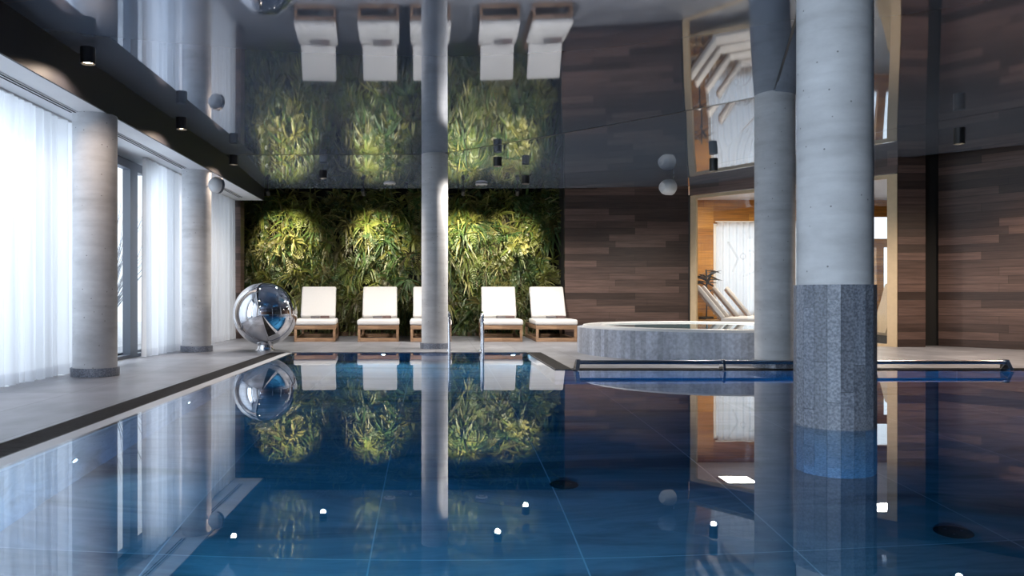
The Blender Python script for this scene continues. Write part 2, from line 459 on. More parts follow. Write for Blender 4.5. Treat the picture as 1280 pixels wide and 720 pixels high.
wall('wall_right', RW0, RW1, 0, TOP, M['walnut'], label='long dark walnut board wall on the right')
wall('wall_right_end', (RW1.x, RW1.y), (RW1.x, -6), 0, TOP, M['darkwall'], label='dark end wall on the right')
wall('wall_front', (14, -6), (-4.4, -6), 0, TOP, M['walnut'], label='walnut wall behind the viewer')
# left side: header above the glazing, solid part behind the viewer
m = MB(); m.box(-4.25, -4.1, -6, 15.4, 2.62, TOP); m.box(-4.25, -4.1, -6, -5.8, 0, 2.62)
struct(m.build('wall_left', M['white']), 'white header above the left windows', 'wall')
m = MB(); m.box(0, 0.18, 0, 0.3, 0, 2.62)
o = m.build('wall_left_end', M['walnut'], loc=(-3.87, 15.1, 0)); struct(o, 'narrow walnut end panel between the curtains and the living wall', 'wall')
m = MB(); m.box(-3.87, -3.69, 15.09, 15.4, 0.001, 0.1)
m2 = MB(); m2.box(-4.4, -3.87, 15.2, 16.55, 0, TOP)
struct(m2.build('wall_niche_left', M['void']), 'black left side of the living wall niche', 'wall')

# soffit and beam
m = MB(); m.box(-4.1, -3.26, -6, 15.1, 2.62, 2.7)
struct(m.build('soffit', M['white']), 'white dropped soffit over the curtains', 'soffit')
m = MB(); m.box(-3.26, -3.24, -6, 15.1, 2.615, 3.1); m.box(-3.26, -3.87, 15.1, 15.12, 2.615, 3.1)
struct(m.build('ceiling_beam', M['beam']), 'black fascia beam running above the white soffit', 'beam')

# ceiling: glossy stretch membrane in three fields
def zA(x, y): return 3.0 - 0.003 * (y - 8) + 0.006 * max(0, x) ** 2
seam = [(-3.25, 12.3), (0, 12.3), (1.9, 10.65), (3.8, 9.0), (3.1, 7.0), (2.38, 4.95), (1.0, 1.0), (-0.6, -6)]
edge = [(-3.25, 15.1, 2.845), (0, 15.1, 2.845), (2.48, 15.1, 2.85), (4.95, 15.4, 2.93), (7.35, 12.7, 3.0), (10.0, 10.3, 3.02), (13.9, 4.7, 3.02), (13.9, -6, 3.02)]
def lerp(a, b, t): return a + (b - a) * t
def refine(pl, k):
    out = []
    for i in range(len(pl) - 1):
        for j in range(k): out.append(tuple(lerp(a, b, j / k) for a, b in zip(pl[i], pl[i + 1])))
    out.append(pl[-1]); return out
K = 6
S = refine(seam, K); E = refine(edge, K)
m = MB()
vs = []; R = 6
for (sx, sy), (ex, ey, ez) in zip(S, E):
    z0 = zA(sx, sy)
    for j in range(R + 1):
        t = j / R; vs.append((lerp(sx, ex, t), lerp(sy, ey, t), lerp(z0, ez, t)))
fs = []
for i in range(len(S) - 1):
    for j in range(R):
        a = i * (R + 1) + j; fs.append((a, a + 1, a + R + 2, a + R + 1))
m.add(vs, fs, True)
# field A: rows from the left edge to the seam
lefts = []
va = []
for (sx, sy) in S[K:]:
    pass
rowsA = [(x, y) for x, y in S[K:]]
CN = 14
for (sx, sy) in rowsA:
    for j in range(CN + 1):
        t = j / CN; x = lerp(-3.25, sx, t); y = sy
        va.append((x, y, zA(x, y)))
fa = []
for i in range(len(rowsA) - 1):
    for j in range(CN):
        a = i * (CN + 1) + j; fa.append((a, a + 1, a + CN + 2, a + CN + 1))
m.add(va, fa, True)
ceil = m.build('ceiling', M['ceiling'], sharp=3)
struct(ceil, 'dark glossy reflective stretch ceiling', 'ceiling')
def strip_line(pts, w=0.011):
    s = MB()
    for (a, b) in zip(pts[:-1], pts[1:]):
        a = Vector(a); b = Vector(b); d = (b - a).normalized(); u = Vector((-d.y, d.x, 0)) * w
        s.add([a - u, b - u, b + u, a + u], [(0, 1, 2, 3)])
    return s
strip_line([(x, y, zA(x, y) - 0.004) for x, y in S]).build('seam', M['black'], ceil)
strip_line([(x, 6.0 - 0.25 * (x + 3.25), zA(x, 6.0 - 0.25 * (x + 3.25)) - 0.004) for x in (-3.25, -2, -1, 0, 1, 2, 2.55)], 0.005).build('seam', M['black'], ceil)
B1 = [S[K]] ; 
strip_line([(x, y, z - 0.004) for x, y, z in [vs[i * (R + 1) + 4] for i in range(2 * K, 5 * K)]], 0.006).build('seam', M['brushed'], ceil)
# roof slab above the membrane, closes the slot over the plants
m = MB(); m.box(-4.4, 14.2, -6.1, 20, TOP, TOP + 0.1)
struct(m.build('roof_slab', M['void']), 'black roof slab above the stretch ceiling', 'roof')
m = MB(); m.box(-4.4, 2.5, 15.1, 15.12, 2.846, TOP)
struct(m.build('trim_2', M['void']), 'black upstand at the rear edge of the ceiling', 'trim')

# ------------------------------------------------------------------ windows on the left
def window(name, y0, y1, muls, label):
    r = empty(name, (-4.12, y0, 0)); struct(r, label, 'window')
    f = MB(); h = 2.62; ln = y1 - y0
    f.box(-0.04, 0.04, 0, ln, 0.009, 0.07); f.box(-0.04, 0.04, 0, ln, h - 0.09, h - 0.001)
    for q, w in muls:
        f.box(-0.06, 0.06, q - y0 - w / 2, q - y0 + w / 2, 0.07, h - 0.09)
    f.build('window_frame', M['frame'], r)
    g = MB(); g.box(-0.006, 0.006, 0.02, ln - 0.02, 0.07, h - 0.09)
    g.build('pane', M['glass'], r)
window('window_1', -1.2, 4.45, [(-1.15, 0.1), (0.7, 0.08), (2.6, 0.08), (4.4, 0.1)], 'tall window behind the nearest curtains')
window('window_8', -5.8, -1.25, [(-5.75, 0.1), (-3.5, 0.08), (-1.3, 0.1)], 'unseen uncurtained tall window added behind the viewer to let in fill light')  # unseen opening, added so strong fill light reaches the columns
window('window_2', 4.5, 8.02, [(4.55, 0.1), (6.3, 0.08), (7.97, 0.1)], 'tall window behind the left curtain by the near column')
window('window_3', 8.07, 11.6, [(8.12, 0.1), (9.2, 0.06), (11.55, 0.1)], 'tall window with open gap between the two left columns')
window('window_4', 11.65, 15.1, [(11.7, 0.1), (13.4, 0.08), (15.05, 0.1)], 'tall window behind the far curtain')
# dark sliding door stile standing in the gap
r = empty('door_1', (-4.0, 10.3, 0)); struct(r, 'anthracite sliding door stile in the gap between the curtains', 'door')
f = MB(); f.box(-0.05, 0.05, 0.04, 0.29, 0.05, 2.45); f.box(-0.05, 0.05, -1.2, 0.6, 2.45, 2.56); f.box(-0.05, 0.05, -1.2, 0.6, 0.009, 0.05)
f.build('door_frame', M['frame'], r)
# outside
m = MB(); m.box(-30, -4.26, -12, 26, -0.12, -0.02)
struct(m.build('ground_outside', M['snow']), 'pale snowy ground outside the windows', 'ground')
def bush(x, y, s, label, seed):
    rnd = random.Random(seed); m = MB()
    for k in range(160):
        a = rnd.uniform(0, 2 * PI); l = rnd.uniform(0.4, 1) * s; p = Vector((0, 0, -0.02)); d = Vector((math.cos(a) * 0.35, math.sin(a) * 0.35, 1)).normalized()
        pts = [p]
        for j in range(4):
            d = (d + Vector((rnd.uniform(-.25, .25), rnd.uniform(-.25, .25), rnd.uniform(-.1, .15)))).normalized()
            p = p + d * l / 4; pts.append(p)
        m.tube(pts, [0.014, 0.011, 0.009, 0.006, 0.003], 5)
    o = m.build('frosted_shrub', plain('frosted_twig_%d' % seed, (0.42, 0.45, 0.5), 0.8, noise=0.5, nscale=12), loc=(x, y, 0))
    tag(o, label, 'shrub')
bush(-6.2, 14.6, 2.7, 'frosted bare shrub outside, seen through the gap beside the near left column', 3)

# ------------------------------------------------------------------ curtains
def curtain(y0, y1, label, seed, x=-3.8):
    rnd = random.Random(seed)
    r = empty('curtain', (x, (y0 + y1) / 2, 0)); tag(r, label, 'curtain', 'white sheer curtains along the windows')
    n = int((y1 - y0) / 0.016); m = MB(); zs = [0.015, 0.13, 0.6, 1.2, 1.9, 2.4, 2.6]
    offs = []; ph = rnd.uniform(0, 6); fr = 48
    for i in range(n + 1):
        y = y0 + (y1 - y0) * i / n
        ph += (y1 - y0) / n * fr * (0.75 + 0.5 * math.sin(y * 2.1 + seed) ** 2)
        offs.append((y - (y0 + y1) / 2, math.sin(ph), 0.6 * math.sin(ph * 0.37 + seed)))
    def sheet(zs, dx):
        vs = []; fs = []
        for z in zs:
            k = 0.75 + 0.35 * (1 - z / 2.6); top = 0.022 + 0.02 * k
            for (y, a, b) in offs:
                vs.append((dx + top * a + 0.03 * b * k, y + 0.012 * b * (1 - z / 2.6), z))
        w = n + 1
        for j in range(len(zs) - 1):
            for i in range(n): fs.append((j * w + i, j * w + i + 1, (j + 1) * w + i + 1, (j + 1) * w + i))
        q = MB(); q.add(vs, fs, True); return q
    sheet(zs, 0).build('sheer_cloth', M['sheer'], r, sharp=80)
    sheet([0.015, 0.06, 0.115], 0.004).build('hem', M['hem'], r, sharp=80)
    t = MB(); t.box(-0.02, 0.02, y0 - (y0 + y1) / 2, y1 - (y0 + y1) / 2, 2.6, 2.619); t.build('curtain_track', M['plastic'], r)
curtain(-1.1, 4.2, 'white sheer curtain nearest the viewer, seen only mirrored in the ceiling', 1)
curtain(4.4, 9.45, 'wide white sheer curtain on the left edge, hanging behind the near column', 2)
curtain(10.42, 12.35, 'white sheer curtain hanging between the near and the far left column', 3)
curtain(12.5, 14.98, 'narrow white sheer curtain behind the steel sphere, beside the walnut panel', 4)

# soffit air slots
def slot(y0, y1, label):
    r = MB(); r.box(-3.60, -3.52, y0, y1, 2.612, 2.622)
    o = r.build('air_slot', M['white']); tag(o, label, 'air vent', 'linear air slots in the soffit')
    for xa in (-3.592, -3.552):
        q = MB(); q.box(xa, xa + 0.017, y0 + 0.01, y1 - 0.01, 2.609, 2.6125); q.build('slot_opening', M['void'], o)
slot(4.6, 7.87, 'black twin air slot in the soffit over the leftmost curtain')
slot(8.5, 11.3, 'black twin air slot in the soffit between the two left columns')
slot(12.2, 14.6, 'black twin air slot in the soffit behind the far left column')

# ------------------------------------------------------------------ columns
def shaft(r_, z0, z1, n=64):
    m = MB(); m.lathe([(r_, z0), (r_, z1)], n, cap=True); return m
def slab_ring(r0, r1, z0, z1, nslab, rows, seed, shade=(0.75, 1.25)):
    """stone slabs round a column: each slab a flat facet with a joint"""
    rnd = random.Random(seed); m = MB()
    for k in range(nslab):
        a0 = 2 * PI * (k + 0.012) / nslab; a1 = 2 * PI * (k + 0.988) / nslab
        cuts = [z0]; z = z0
        if rows:
            off = rnd.uniform(0.15, 0.55); z = z0 + off
            while z < z1 - 0.08: cuts.append(z); z += 0.62
        cuts.append(z1)
        for q0, q1 in zip(cuts[:-1], cuts[1:]):
            t = rnd.uniform(*shade); q0 += 0.0012; q1 -= 0.0012
            P = lambda r_, a, z: (r_ * math.cos(a), r_ * math.sin(a), z)
            vs = [P(r0, a0, q0), P(r0, a1, q0), P(r1, a1, q0), P(r1, a0, q0), P(r0, a0, q1), P(r0, a1, q1), P(r1, a1, q1), P(r1, a0, q1)]
            m.add(vs, [(0, 1, 2, 3), (4, 7, 6, 5), (0, 4, 5, 1), (1, 5, 6, 2), (2, 6, 7, 3), (3, 7, 4, 0)], False, (t, t, t * 1.02))
    m.lathe([(r0 + 0.002, z0), (r0 + 0.002, z1 - 0.002)], 48)
    return m
def column(x, y, r_, label, base=True, zt=None):
    o = empty('concrete_column', (x, y, 0)); tag(o, label, 'column', 'round concrete columns')
    shaft(r_, DZ, zt).build('shaft', M['concrete'], o)
    if base: slab_ring(r_ - 0.005, r_ + 0.022, DZ + 0.001, 0.095, 26, False, int(x * 10)).build('base_tiles', M['basalt'], o)
    return o
column(-3.43, 8.05, 0.21, 'round concrete column at far left before the wide curtain', zt=2.619)
column(-3.47, 11.6, 0.205, 'round concrete column beside the curtains, left of the steel sphere', zt=2.619)
column(-0.02, 12.3, 0.203, 'slim round concrete column rising between the loungers at the far pool end', zt=zA(0, 12.3) + 0.03)
column(3.82, 9.02, 0.215, 'round concrete column in front of the hot tub', zt=zA(3.8, 9) + 0.04)
o = empty('concrete_column', (2.49, 5.0, 0)); tag(o, 'thick concrete column standing in the water, clad in dark stone below', 'column', 'round concrete columns')
shaft(0.218, 0.86, zA(2.49, 5) + 0.05).build('shaft', M['concrete'], o)
slab_ring(0.205, 0.236, DEPTH + 0.002, 0.875, 20, True, 5, (0.92, 1.3)).build('stone_cladding', M['basalt'], o)
column(-3.43, 4.47, 0.21, 'round concrete column before the nearest windows, seen only in reflections', zt=2.619)

# ------------------------------------------------------------------ living wall
def living_wall():
    x0, x1 = -3.86, 2.40; yb = 16.35
    r = empty('living_wall', (x0, yb, 0)); tag(r, 'living wall of dense green strap leaved plants behind the loungers', 'green wall')
    b = MB(); b.box(0, x1 - x0, 0, 0.15, 0.1, 2.98); b.build('backing_panel', M['void'], r)
    k = MB(); k.box(0, x1 - x0, -0.16, -0.125, DZ + 0.001, 0.09); k.box(0, x1 - x0, -0.125, 0.15, DZ + 0.001, 0.06)
    k.build('planter_kerb', M['kerb'], r)
    rnd = random.Random(11)
    pal = [(0.11, 0.155, 0.03), (0.16, 0.185, 0.04), (0.07, 0.125, 0.035), (0.2, 0.205, 0.05), (0.05, 0.1, 0.034), (0.24, 0.23, 0.075), (0.11, 0.1, 0.035)]
    def leaf(m, p, d, ln, w, droop, col, seg=5):
        d = d.normalized(); side = d.cross(Vector((0, -1, 0.2)))
        if side.length < 0.05: side = Vector((1, 0, 0))
        side.normalize(); side = (side + Vector((rnd.uniform(-.4, .4), rnd.uniform(-.4, .4), rnd.uniform(-.4, .4)))).normalized()
        vs = []; prof = (0.45, 0.95, 1.0, 0.75, 0.4, 0.0)
        for i in range(seg + 1):
            q = prof[i] * w * 0.5
            if p.y > -0.005: p.y = -0.005
            vs += [p - side * q, p + side * q]
            d = (d + Vector((0, -0.03, -droop))).normalized(); p = p + d * ln / seg
        fs = [(2 * i, 2 * i + 1, 2 * i + 3, 2 * i + 2) for i in range(seg)]
        m.add(vs, fs, True, col)
    strap = MB(); fern = MB(); broad = MB()
    W = x1 - x0
    for c in range(1000):
        cx = rnd.uniform(0.04, W - 0.03); cz = rnd.uniform(0.16, 2.92)
        kind = rnd.random(); base = rnd.choice(pal); lum = rnd.uniform(0.45, 1.2)
        def colr():
            t = lum * rnd.uniform(0.75, 1.3); return (base[0] * t, base[1] * t, base[2] * t)
        bulge = -0.02 - max(0.0, 0.2 + 0.33 * noise.noise(Vector((cx * 1.3, 4.2, cz * 1.5))) + rnd.uniform(-0.06, 0.1)) * min(1.0, (3.0 - cz) * 1.2 + 0.15) * min(1.0, cz * 1.4)
        if kind < 0.62:
            for q in range(rnd.randint(9, 16)):
                a = rnd.uniform(0, 2 * PI)
                d = Vector((math.cos(a) * 0.9, -rnd.uniform(0.25, 0.9), math.sin(a) * 0.9 + 0.1))
                leaf(strap, Vector((cx, bulge, cz)), d, rnd.uniform(0.26, 0.58), rnd.uniform(0.022, 0.044), rnd.uniform(0.12, 0.5), colr())
        elif kind < 0.82:
            for q in range(rnd.randint(4, 6)):
                a = rnd.uniform(0, 2 * PI)
                d = Vector((math.cos(a), -rnd.uniform(0.3, 0.9), math.sin(a) * 0.7 + 0.1)).normalized()
                p = Vector((cx, bulge, cz)); dr = rnd.uniform(0.08, 0.25); L0 = rnd.uniform(0.22, 0.42); col = colr()
                for s in range(8):
                    d = (d + Vector((0, -0.02, -dr))).normalized(); p = p + d * L0 / 8
                    sd = d.cross(Vector((0, -1, 0.3)))
                    if sd.length < 0.05: sd = Vector((1, 0, 0))
                    sd.normalize(); l2 = 0.10 * (1 - abs(s - 3) / 7)
                    for sg in (-1, 1): leaf(fern, p.copy(), sd * sg + d * 0.5, l2, 0.02, 0.06, col, 3)
        else:
            for q in range(rnd.randint(5, 9)):
                a = rnd.uniform(0, 2 * PI)
                d = Vector((math.cos(a), -rnd.uniform(0.3, 1.0), math.sin(a)))
                leaf(broad, Vector((cx, bulge, cz)), d, rnd.uniform(0.14, 0.26), rnd.uniform(0.045, 0.085), rnd.uniform(0.05, 0.25), colr())
    strap.build('strap_foliage', M['leaf'], r, sharp=180); fern.build('fern_foliage', M['leaf'], r, sharp=180); broad.build('broad_foliage', M['leaf'], r, sharp=180)
living_wall()

# ------------------------------------------------------------------ poolside loungers
def make_lounger():
    r = empty('sun_lounger', (0, 0, 0)); W = 0.72; Ln = 1.72; zf = 0.30
    f = MB()
    f.box(-W / 2, W / 2, 0, 0.05, zf - 0.075, zf, bev=0.004); f.box(-W / 2, W / 2, Ln - 0.05, Ln, zf - 0.075, zf, bev=0.004)
    f.box(-W / 2, -W / 2 + 0.045, 0.051, Ln - 0.051, zf - 0.075, zf, bev=0.004); f.box(W / 2 - 0.045, W / 2, 0.051, Ln - 0.051, zf - 0.075, zf, bev=0.004)
    for k in range(12): f.box(-W / 2 + 0.046, W / 2 - 0.046, 0.07 + k * 0.085, 0.13 + k * 0.085, zf - 0.03, zf - 0.008)
    f.build('frame', M['teak'], r)
    for sx in (-1, 1):
        for y in (0.0, Ln - 0.05):
            l = MB(); xa = sx * (W / 2 - 0.0225); l.box(xa - 0.0225, xa + 0.0225, y, y + 0.05, DZ, zf - 0.076, bev=0.004); l.build('leg', M['teak'], r)
    b = MB(); b.box(-W / 2 + 0.046, W / 2 - 0.046, 0.003, 0.045, DZ, 0.075, bev=0.003); b.box(-W / 2 + 0.046, W / 2 - 0.046, Ln - 0.045, Ln - 0.003, DZ, 0.075, bev=0.003)
    for sx in (-1, 1):
        xa = sx * (W / 2 - 0.0225); b.box(xa - 0.018, xa + 0.018, 0.051, Ln - 0.051, DZ, 0.075, bev=0.003)
    b.build('base_rail', M['teak'], r)
    c = MB(); c.box(-W / 2 - 0.01, W / 2 + 0.01, -0.015, 1.06, zf + 0.002, zf + 0.1, bev=0.03); c.build('seat_cushion', M['cushion'], r)
    ang = math.radians(56); mx = Matrix.Translation((0, 1.02, zf + 0.07)) @ Matrix.Rotation(ang, 4, 'X')
    c = MB(); c.box(-0.325, 0.325, 0.02, 0.70, 0.0, 0.1, mx=mx, bev=0.03); c.build('back_cushion', M['cushion'], r)
    c = MB()
    for sx in (-1, 1): c.box(sx * 0.29 - 0.02, sx * 0.29 + 0.02, 0.0, 0.67, -0.045, -0.005, mx=mx)
    for k in range(6): c.box(-0.269, 0.269, 0.05 + k * 0.1, 0.11 + k * 0.1, -0.035, -0.012, mx=mx)
    c.build('back_frame', M['teak'], r)
    for sx in (-1, 1):
        c = MB(); c.tube([(sx * 0.24, 1.3, 0.62), (sx * 0.24, 1.55, zf - 0.02)], 0.012); c.build('back_strut', M['brushed'], r)
    return r
def make_towel():
    t = MB(); t.box(0.0, 0.17, 0, 0.2, 0, 0.022, bev=0.01); t.box(0.002, 0.168, 0.006, 0.2, 0.02, 0.043, bev=0.01)
    u = MB(); u.box(-0.17, -0.002, 0.01, 0.2, 0, 0.022, bev=0.01); u.box(-0.168, -0.004, 0.016, 0.2, 0.02, 0.04, bev=0.01)
    r = empty('folded_towel', (0, 0, 0))
    t.build('taupe_fold', M['towel_brown'], r); u.build('grey_fold', M['towel_grey'], r)
    return r
LNG = [(-2.13, 5, 'leftmost white lounger, beside the mirrored sphere'), (-1.015, 2.5, 'second white lounger from the left, with clear space on both sides'),
       (-0.09, 1, 'white lounger mostly hidden behind the slim concrete column'), (1.16, -1.5, 'white lounger behind the pool ladder rails'),
       (2.12, 0, 'rightmost white lounger, next to the hot tub')]
TW = ['folded taupe and grey towel on the leftmost lounger', 'folded taupe and grey towel on the second lounger from the left',
      'folded towel on the lounger behind the slim column', 'folded grey and taupe towel on the lounger behind the pool ladder', 'folded grey and taupe towel on the rightmost lounger by the hot tub']
lp = make_lounger(); tp = make_towel()
for k, (x, a, lab) in enumerate(LNG):
    o = lp if k == 0 else copy_tree(lp); o.location = (x, 14.06, 0); o.rotation_euler.z = math.radians(a)
    tag(o, lab, 'lounger', 'white loungers in front of the living wall')
    t = tp if k == 0 else copy_tree(tp)
    off = Matrix.Rotation(math.radians(a), 3, 'Z') @ Vector((0.05 if k < 3 else 0.11, 0.72, 0.4025))
    t.location = Vector((x, 14.06, 0)) + off; t.rotation_euler.z = math.radians(a + 2)
    tag(t, TW[k], 'towel', 'folded towels on the loungers')

# ------------------------------------------------------------------ mirrored sphere
def sphere():
    c = Vector((-2.5, 11.72, 0)); Rr = 0.463; zc = 0.552
    r = empty('mirror_sphere', (c.x, c.y, 0)); tag(r, 'large polished steel sphere on a small round foot at the pool edge', 'sculpture')
    face = (Vector((0.25, 0, EYE)) - Vector((c.x, c.y, zc))).normalized()
    mx = axis_mx((0, 0, zc), face)
    prof = []
    th0 = math.asin(0.86)
    for k in range(61):
        t = PI - (PI - th0) * k / 60; prof.append((max(1e-4, Rr * math.sin(t)), Rr * math.cos(t)))
    body = MB(); body.lathe(prof, 96, mx)
    zr = Rr * math.cos(th0); rr = Rr * 0.86
    body.build('ball', M['chrome'], r, sharp=60)
    d = MB(); prof = [(rr, zr), (rr - 0.004, zr - 0.003)]
    r2 = rr - 0.004; 
    for k in range(1, 41):
        t = th0 * 0.99 * (1 - k / 40); prof.append((max(1e-4, r2 * math.sin(t) / math.sin(th0 * 0.99)), zr - 0.002 + (math.cos(t) - math.cos(th0 * 0.99)) * Rr * 0.97))
    d.lathe(prof, 96, mx); d.build('front_lens', M['chrome'], r, sharp=30)
    f = MB(); f.lathe([(0.001, DZ + 0.001), (0.145, DZ + 0.001), (0.145, 0.022), (0.122, 0.034), (0.11, 0.06), (0.108, 0.085), (0.12, 0.1), (0.12, 0.112), (0.001, 0.112)], 48)
    f.build('foot', M['chrome'], r)
sphere()

# ------------------------------------------------------------------ hot tub
def hot_tub():
    cx, cy, R0, h = 3.83, 11.34, 1.8, 0.37
    r = empty('hot_tub', (cx, cy, 0)); tag(r, 'round raised hot tub clad in grey stone with white perforated rim', 'hot tub')
    rnd = random.Random(4); m = MB(); n = 150
    for k in range(n):
        a0 = 2 * PI * (k + 0.015) / n; a1 = 2 * PI * (k + 0.985) / n; t = rnd.choice((0.82, 0.95, 1.0, 1.08, 1.2)) * rnd.uniform(0.92, 1.08)
        P = lambda q, a, z: (q * math.cos(a), q * math.sin(a), z)
        m.add([P(R0, a0, DZ), P(R0, a1, DZ), P(R0, a1, h), P(R0, a0, h), P(R0 - 0.03, a0, h), P(R0 - 0.03, a1, h)], [(0, 1, 2, 3), (3, 2, 5, 4)], False, (t, t, t))
    m.lathe([(R0 - 0.004, DZ), (R0 - 0.004, h - 0.004), (R0 - 0.06, h - 0.004), (R0 - 0.06, h - 0.1)], 96)
    m.build('stone_cladding', M['tubstone'], r)
    w = MB(); w.lathe([(R0 - 0.075, h - 0.1), (R0 - 0.075, h + 0.012), (R0 - 0.085, h + 0.03), (R0 - 0.11, h + 0.034), (R0 - 0.12, h + 0.02), (R0 - 0.12, h - 0.1)], 96)
    w.build('rim', M['tubwhite'], r)
    g = MB(); ng = 260
    for k in range(ng):
        a = 2 * PI * k / ng; da = 2 * PI / ng * 0.28
        P = lambda q, b, z: (q * math.cos(b), q * math.sin(b), z)
        q0, q1 = R0 - 0.122, R0 - 0.33; zt = h + 0.026; zb = h - 0.01
        vs = [P(q0, a - da, zb), P(q0, a + da, zb), P(q1, a + da, zb), P(q1, a - da, zb), P(q0, a - da, zt), P(q0, a + da, zt), P(q1, a + da, zt), P(q1, a - da, zt)]
        g.add(vs, [(4, 5, 6, 7), (0, 4, 7, 3), (1, 2, 6, 5), (0, 1, 5, 4), (2, 3, 7, 6)])
    g.build('overflow_grating', M['tubwhite'], r)
    s = MB(); s.lathe([(R0 - 0.12, h - 0.06), (R0 - 0.32, h - 0.06), (R0 - 0.33, h + 0.02), (R0 - 0.35, h + 0.03), (R0 - 0.38, h + 0.02), (R0 - 0.42, h - 0.2), (R0 - 0.8, h - 0.25), (0.001, h - 0.3)], 96)
    s.build('inner_shell', M['tubwhite'], r)
    s = MB(); s.lathe([(R0 - 0.377, h + 0.012), (0.001, h + 0.0121)], 96)
    s.build('tub_water', plain('tub_water_surface', (0.1, 0.25, 0.32), 0.02), r)
M['tubwhite'] = plain('white_acrylic', (0.74, 0.75, 0.76), 0.3)
hot_tub()

# ------------------------------------------------------------------ rails
def grab_rail():
    r = empty('grab_rail', (1.53, 8.62, 0)); tag(r, 'low horizontal steel grab rail along the deck edge before the hot tub', 'rail')
    m = MB(); m.tube([(0.01, 0, 0.095), (4.6, 0, 0.095)], 0.021, 16); m.build('bar', M['brushed'], r)
    for x, s in ((0.0, 1), (1.56, 1), (4.6, -1)):
        m = MB()
        mx = Matrix.Translation((x, 0, 0.095)) @ Matrix.Rotation(math.radians(-38 if s < 0 else 0), 4, 'Y')
        mx = Matrix.Translation((x, 0, 0.095))
        dx = 0.055 if s < 0 else (-0.012 if x == 0 else 0.012)
        w = 0.02 if x in (0.0, 4.6) else 0.012
        vs = [(x - w, -0.035, 0.125), (x + w, -0.035, 0.125), (x + w + dx, -0.035, 0.0065), (x - w + dx, -0.035, 0.0065),
              (x - w, 0.035, 0.125), (x + w, 0.035, 0.125), (x + w + dx, 0.13, 0.0065), (x - w + dx, 0.13, 0.0065)]
        m.add(vs, [(0, 3, 2, 1), (4, 5, 6, 7), (0, 1, 5, 4), (1, 2, 6, 5), (2, 3, 7, 6), (3, 0, 4, 7)])
        m.build('bracket', M['brushed'], r)
grab_rail()
def ladder():
    r = empty('pool_ladder', (0.43, 11.44, 0)); tag(r, 'steel pool ladder with two upright rails at the far pool edge', 'ladder')
    for sx in (-0.24, 0.24):
        pts = [(sx, 0.34, DZ)]
        pts += [(sx, 0.34, 0.36)] + [(sx, 0.17 + 0.17 * math.cos(a), 0.4 + 0.17 * math.sin(a)) for a in (0.0, 0.5, 1.0, 1.57, 2.1, 2.6, 3.14)]
        pts += [(sx, -0.01, 0.2), (sx, -0.05, 0.0), (sx, -0.08, -0.3), (sx, -0.08, -0.9)]
        m = MB(); m.tube(pts, 0.019, 14); m.build('rail', M['chrome'], r)
        m = MB(); m.lathe([(0.02, DZ), (0.042, DZ), (0.04, 0.02), (0.02, 0.024)], 24, Matrix.Translation((sx, 0.34, 0))); m.build('flange', M['chrome'], r)
    for z in (-0.3, -0.58, -0.86):
        m = MB(); m.box(-0.222, 0.222, -0.12, -0.045, z, z + 0.03, bev=0.006); m.build('step', M['brushed'], r)
ladder()

# ------------------------------------------------------------------ lamps, speakers, vents
WARM = (1.0, 0.92, 0.83)
def downlight(p, label, energy=26, r_=0.063, h=0.14, tone=None):
    """p is the middle of the underside"""
    o = empty('downlight', p); tag(o, label, 'downlight', 'black cylindrical ceiling downlights')
    m = MB(); m.lathe([(0.001, h), (r_, h), (r_, 0.0), (r_ - 0.008, 0.0), (r_ - 0.012, 0.03), (0.001, 0.035)], 32); m.build('housing', M['black'], o)
    m = MB(); m.lathe([(0.001, 0.018), (r_ - 0.014, 0.018)], 32); m.build('lens', M['lens_warm'], o)
    l = bpy.data.lights.new('downlight_beam', 'SPOT'); l.energy = energy; l.color = tone or WARM; l.spot_size = math.radians(160); l.spot_blend = 0.5; l.shadow_soft_size = 0.04
    lo = bpy.data.objects.new('downlight_beam', l); COL.objects.link(lo); lo.parent = o; lo.location = (0, 0, -0.01)
def dl(px, py, s, label, **kw):
    p = at(px, py, 1000 / s); downlight(p, label, **kw)
dl(110, 80, 145, 'nearest black downlight beside the beam, above the leftmost curtain', energy=55, tone=(1.0, 0.78, 0.62))
dl(227, 162, 106, 'black downlight beside the beam, above the gap between the left columns', energy=55, tone=(1.0, 0.78, 0.62))
dl(292, 206, 84.3, 'black downlight beside the beam, above the mirrored sphere', energy=55, tone=(1.0, 0.78, 0.62))
dl(404, 223, 76, 'black downlight between the beam and the slim column', h=0.13, energy=230)
dl(622, 208, 82, 'left one of the paired black downlights right of the slim column', h=0.14, energy=230)
dl(657, 230, 75, 'right, farther one of the paired black downlights right of the slim column', energy=230)
dl(892, 214, 80, 'black downlight left of the column before the hot tub', h=0.2, energy=230)
dl(1199, 180, 100, 'black downlight by the walnut wall at far right', h=0.2, energy=230, tone=(1.0, 0.78, 0.6))
downlight((8.3, 10.2, 2.8), 'unseen black downlight added beyond the right edge to warm the walnut wall', energy=250, h=0.2, tone=(1.0, 0.78, 0.6))  # added out of view to brighten the foot of the right wall
def spot(x, label, tgt, e):
    p = Vector((x, 14.75, 2.66)); o = empty('plant_spotlight', p); tag(o, label, 'spotlight', 'spotlights aimed at the living wall')
    d = (Vector(tgt) - p).normalized()
    m = MB(); m.lathe([(0.001, -0.07), (0.035, -0.07), (0.04, 0.05), (0.034, 0.05), (0.03, 0.03), (0.001, 0.03)], 24, axis_mx((0, 0, 0.06), d)); m.build('head', M['black'], o)
    m = MB(); m.tube([(0, 0, 0.09), (0, 0, 0.21)], 0.012); m.build('stem', M['black'], o)
    light('plant_beam', 'SPOT', p + Vector((0, 0, 0.06)) + d * 0.08, e, (1.0, 0.9, 0.62), aim=tgt, spot_size=math.radians(62), spot_blend=1.0, shadow_soft_size=0.03)
